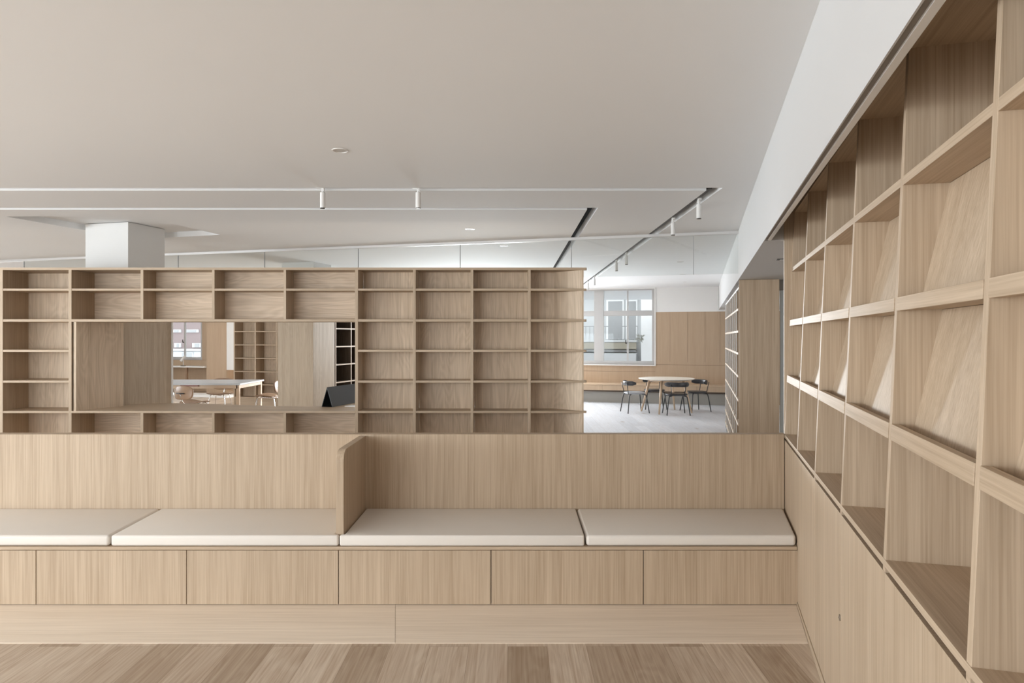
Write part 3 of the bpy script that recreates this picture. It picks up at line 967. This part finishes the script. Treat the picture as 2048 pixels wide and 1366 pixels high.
def shell(mb, w_, h_, cur, lift, e=3.2, n=14):
    """rounded-rectangle sheet in local x (width) and y (height), curved"""
    grid = []
    for j in range(n + 1):
        row = []
        for i in range(n + 1):
            u, v = 2 * i / n - 1, 2 * j / n - 1
            m_ = max(abs(u), abs(v))
            if m_ > 0:
                d = (abs(u) ** e + abs(v) ** e) ** (1 / e)
                k = m_ / d
            else:
                k = 1
            x, y = u * k, v * k
            row.append(mb.bm.verts.new((x * w_ / 2, y * h_ / 2, cur * x * x + lift * y * y)))
        grid.append(row)
    for a_, b_ in zip(grid, grid[1:]):
        for i in range(n):
            mb.face([a_[i], a_[i + 1], b_[i + 1], b_[i]])
    return mb
def make_ply():
    r = thing('plywood_chair', '', 'chair')
    m = shell(MB(), .47, .38, .028, -.022)
    bmesh.ops.transform(m.bm, matrix=Matrix.Translation((0, .02, .41)) @ Matrix.Rotation(math.radians(4), 4, 'X'), verts=m.bm.verts[:])
    m.build('seat', 'ply', r, smooth=True, solid=.011)
    m = shell(MB(), .48, .23, .05, .012)
    bmesh.ops.transform(m.bm, matrix=Matrix.Translation((0, -.23, .585)) @ Matrix.Rotation(math.radians(-98 + 180), 4, 'X') @ Matrix.Rotation(PI, 4, 'Y') @ Matrix.Rotation(0, 4, 'Z'), verts=m.bm.verts[:])
    m.build('backrest', 'ply', r, smooth=True, solid=.011)
    for sx in (-1, 1):
        MB().tube(smooth_path([(sx * .06, .12, .385), (sx * .13, .15, .37), (sx * .19, .20, 0)], 4), .008, 8).build('leg', 'chrome', r, smooth=True)
        MB().tube(smooth_path([(sx * .06, -.10, .385), (sx * .13, -.15, .36), (sx * .18, -.22, 0)], 4), .008, 8).build('leg', 'chrome', r, smooth=True)
    MB().tube(smooth_path([(0, .12, .385), (0, -.08, .37), (0, -.20, .42), (0, -.25, .56)], 5), .008, 8).build('spine', 'chrome', r, smooth=True)
    MB().tube([(-.10, -.252, .575), (.10, -.252, .575)], .009, 8).build('back_fixing', 'black', r, smooth=True)
    return r
G2 = 'moulded plywood chairs in the back room'
pc = make_ply()
put(pc, -5.36, 11.5, .5, .87, 'plywood chair with its back to us at the near side of the white table', G2)
put(copy_tree(pc), -5.70, 13.32, .05, -1, 'plywood chair facing us from behind the white table', G2)
put(copy_tree(pc), -4.58, 12.78, -1, -.08, 'plywood chair in profile at the right end of the white table', G2)
put(copy_tree(pc), -8.70, 17.15, .95, .35, 'plywood chair at the white wall desk under the window', G2)
put(copy_tree(pc), -6.28, 12.0 - .35, .8, .6, 'plywood chair half hidden behind the left cladding edge of the opening', G2)

# desk, lamp, pier, white blind panel
dk = thing('window_desk', 'narrow white desk top along the far window wall', 'desk', (0, BW0, 0), -BA)
DS1 = bs(414, -.4) - .004
MB().box(-11.0, DS1, -0.5, -0.005, .675, .705).build('desk_top', 'white', dk, bevel=.003)
sx_ = bs(373, -.4)
MB().box(sx_ - .025, sx_ + .025, -.42, -.36, .0, .675).build('leg', 'ply', dk)
MB().box(-10.9, -10.85, -.42, -.36, .0, .675).build('leg', 'ply', dk)
s0, s1 = bs(414, -.4), bs(454, -.4)
o = MB().box(s0, s1, -.42, -.005, 0, CEIL).build('pier', 'wood_wall')
o.location = (0, BW0, 0); o.rotation_euler = (0, 0, -BA)
tag(o, 'oak clad pier beside the far left window', 'pier')
o = MB().box(s1 + .004, bs(470, -.4), -.42, -.395, .62, 2.3).build('blind', 'white')
o.location = (0, BW0, 0); o.rotation_euler = (0, 0, -BA)
tag(o, 'pale blind strip between the oak pier and the tall bookcase', 'blind')
o = MB().box(-11.0, bs(467, -1.5), -1.75, -1.2, 0, .055).build('floor_ledge', 'white', bevel=.004)
o.location = (0, BW0, 0); o.rotation_euler = (0, 0, -BA)
tag(o, 'low white ledge on the floor below the wall desk', 'ledge')
lx0 = bs(366.5, -.35)
px_, py_ = lx0 * CB - .35 * SNB, BW0 - lx0 * SNB - .35 * CB
dl = thing('desk_lamp', 'small white desk lamp on the wall desk below the window', 'lamp', (px_, py_, .7055))
MB().lathe([(.07, 0), (.07, .012), (.062, .018), (.01, .02)], 24).build('base', 'lens', dl)
MB().tube(smooth_path([(0, 0, .015), (0, 0, .18), (.005, 0, .20)], 4), .008, 8).build('stem', 'white', dl, smooth=True)
MB().tube([(-.055, -.02, .135), (-.02, -.01, .20), (.05, .0, .275)], .038, 14, .028).build('lamp_head', 'white', dl, smooth=True)

# bookcase left of the far column
lb = thing('bookcase', 'tall oak bookcase left of the far column, seen through the opening', 'bookcase', (-6.2, 15.2, 0), -BA)
LW = 2.0
def lbb(n, x0, x1, y0, y1, z0, z1, m_, bev=.001):
    MB().box(x0, x1, y0, y1, z0, z1).build(n, m_, lb, bevel=bev)
lbb('back_panel', 0, LW, .29, .305, 0, 2.25, 'back_v', 0)
for i in range(5):
    x = 0.0 + i * .545 if i < 4 else LW - .028
    lbb('upright', x, x + .028, 0, .29, 0, 2.25, 'wood_v')
for z in (.18, .47, .755, 1.05, 1.346, 1.643, 1.94, 2.235):
    for i in range(4):
        x0 = i * .545 + .028
        x1 = (i + 1) * .545 if i < 3 else LW - .028
        lbb('shelf', x0, x1, .002, .29, z - .022, z, 'wood_h')
lbb('kick_board', .028, LW - .028, .01, .03, 0, .158, 'wood_h')
# dark bookcase behind the column
kb = thing('dark_bookcase', 'bookcase, dark brown inside, with pale shelf edges behind the far column', 'bookcase', (-2.86, 11.06, 0), -BA)
MB().box(-.32, -.305, 0, 2.6, 0, 2.25).build('back_panel', 'wood_dark', kb)  # inside parts dark brown, only the front edges pale
for i in range(6):
    y = i * .507
    MB().box(-.305, -.004, y, y + .024, 0, 2.25).build('upright', 'wood_dark', kb)
    MB().box(-.003, 0.0, y, y + .024, 0, 2.25).build('edge_band', 'edge', kb)
for z in (.18, .48, .776, 1.065, 1.36, 1.655, 1.947, 2.24):
    for i in range(5):
        s_ = MB().box(-.305, -.004, i * .507 + .024, (i + 1) * .507, z - .02, z).build('shelf', 'wood_dark', kb)
        MB().box(-.003, 0.0, i * .507 + .024, (i + 1) * .507, z - .02, z).build('edge_band', 'edge', s_)
# white corner trim beside the cladding
o = MB().box(-.012, .004, 0.0, .02, 0, 2.1).build('corner_trim', 'white')
o.location = (-3.99 + .66 * SNB + .004, 7.0 + .66 * CB + .004, 0); o.rotation_euler = (0, 0, RB)
tag(o, 'thin white edge strip down the right side of the dark column cladding', 'trim')

# ================================================================== OUTSIDE
def fac(px, py, d):
    return on_back(px, py, d)
D = 7.0
nbld = thing('neighbour_building', 'pale neighbouring house with a balcony outside the tall window', 'building', (0, BW0, 0), -BA)
def fb(name, mat, p0, p1, y0, y1, d0, d1, dz=D):
    s0_, zt = fac(p0, y0, dz); s1_, zb_ = fac(p1, y1, dz)
    return MB().box(s0_, s1_, d0, d1, min(zt, zb_), max(zt, zb_)).build(name, mat, nbld)
fb('wall', 'f_grey', 1080, 1286, 500, 760, D, D + .5)
fb('side_wall', 'f_white', 1286.5, 1420, 470, 760, D - .9, D + .5)
fb('eaves', 'f_white', 1080, 1286, 560, 582, D - .5, D)
for a, b_ in ((1094, 1108), (1130, 1150), (1217, 1245), (1256, 1272)):
    f_ = fb('window', 'f_white', a - 4, b_ + 3, 600, 679, D - .06, D)
    s0_, zt = fac(a, 603, D); s1_, zb_ = fac(b_, 678, D)
    MB().box(s0_, s1_, D - .08, D - .062, zb_, zt).build('shutter', 'f_dark', f_).parent = f_
fb('balcony_slab', 'f_grey', 1080, 1276, 680, 684, D - .6, D)
fb('ochre_band', 'f_yellow', 1080, 1273, 684.5, 698, D - .2, D)
fb('dark_band', 'f_dark', 1080, 1273, 699, 704, D - .22, D)
fb('lower_roof', 'f_pale', 1080, 1276, 705, 745, D - .8, D)
s0_, _z = fac(1080, 700, D); s1_, _z = fac(1420, 700, D)
MB().box(s0_, s1_, D + .02, D + .5, -3.0, .3).build('foundation', 'f_grey', nbld)
rl = MB()
s0_, zt = fac(1080, 653, D - .55); s1_, zb_ = fac(1275, 680, D - .55)
rl.box(s0_, s1_, D - .57, D - .54, zt - .02, zt + .01)
for i in range(26):
    s_ = s0_ + (s1_ - s0_) * i / 25
    rl.box(s_ - .008, s_ + .008, D - .565, D - .545, zb_, zt)
rl.build('railing', 'f_dark', nbld)
lf = MB()
pc_, pz = fac(1281, 676, D - 1.0)
for i in range(60):
    a = random.uniform(0, 2 * PI); e_ = random.uniform(-1.2, .9)
    L_ = random.uniform(.06, .22)
    v = Vector((math.cos(a) * math.cos(e_), -abs(math.sin(a)) * math.cos(e_) * .6, math.sin(e_))) * L_
    c0 = Vector((pc_, D - 1.0, pz))
    sd = v.cross(Vector((0, 1, .3))).normalized() * .018
    lf.face([lf.bm.verts.new(c0 + v * .3 - sd * .4), lf.bm.verts.new(c0 + v * .6 - sd), lf.bm.verts.new(c0 + v), lf.bm.verts.new(c0 + v * .6 + sd)])
o = lf.build('wall_plant', 'leaf'); o.location = (0, BW0, 0); o.rotation_euler = (0, 0, -BA)
tag(o, 'small plant growing from the white wall outside the tall window', 'plant')

nb2 = thing('apartment_building', 'pink tiled building with rows of windows outside the far left window', 'building', (0, BW0, 0), -BA)
D2 = 9.0
def f2(name, mat, p0, p1, y0, y1, d0, d1, par=None):
    s0_, zt = fac(p0, y0, D2); s1_, zb_ = fac(p1, y1, D2)
    return MB().box(s0_, s1_, d0, d1, min(zt, zb_), max(zt, zb_)).build(name, mat, par or nb2)
f2('wall', 'f_pink', 290, 425, 560, 702, D2, D2 + .5)
f2('ledge', 'f_grey', 290, 425, 697, 702, D2 - .5, D2)
f2('lower_wall', 'f_pale', 290, 425, 702, 745, D2 - .4, D2 + .5)
for a, b_, y0, y1 in ((345, 363, 659, 665), (370, 398, 659, 665), (350, 363, 686, 695), (386, 404, 686, 695), (345, 363, 636, 641), (370, 398, 636, 641)):
    w_ = f2('window', 'f_pale', a, b_, y0, y1, D2 - .05, D2)
    f2('pane', 'f_dark', a + 5, b_ - 4, y0 + 1, y1 - 1, D2 - .07, D2 - .052, w_)
w_ = f2('window', 'f_pale', 377, 400, 704, 714, D2 - .45, D2 - .4)
f2('pane', 'f_dark', 379, 398, 705.5, 713, D2 - .47, D2 - .452, w_)

s0_, _z = fac(290, 700, D2); s1_, _z = fac(425, 700, D2)
MB().box(s0_, s1_, D2 - .38, D2 + .5, -3.0, .0).build('foundation', 'f_grey', nb2)
struct(MB().box(-40, 30, 16, 50, -3.2, -3.0).build('ground', 'f_grey'), 'street outside, three metres below')
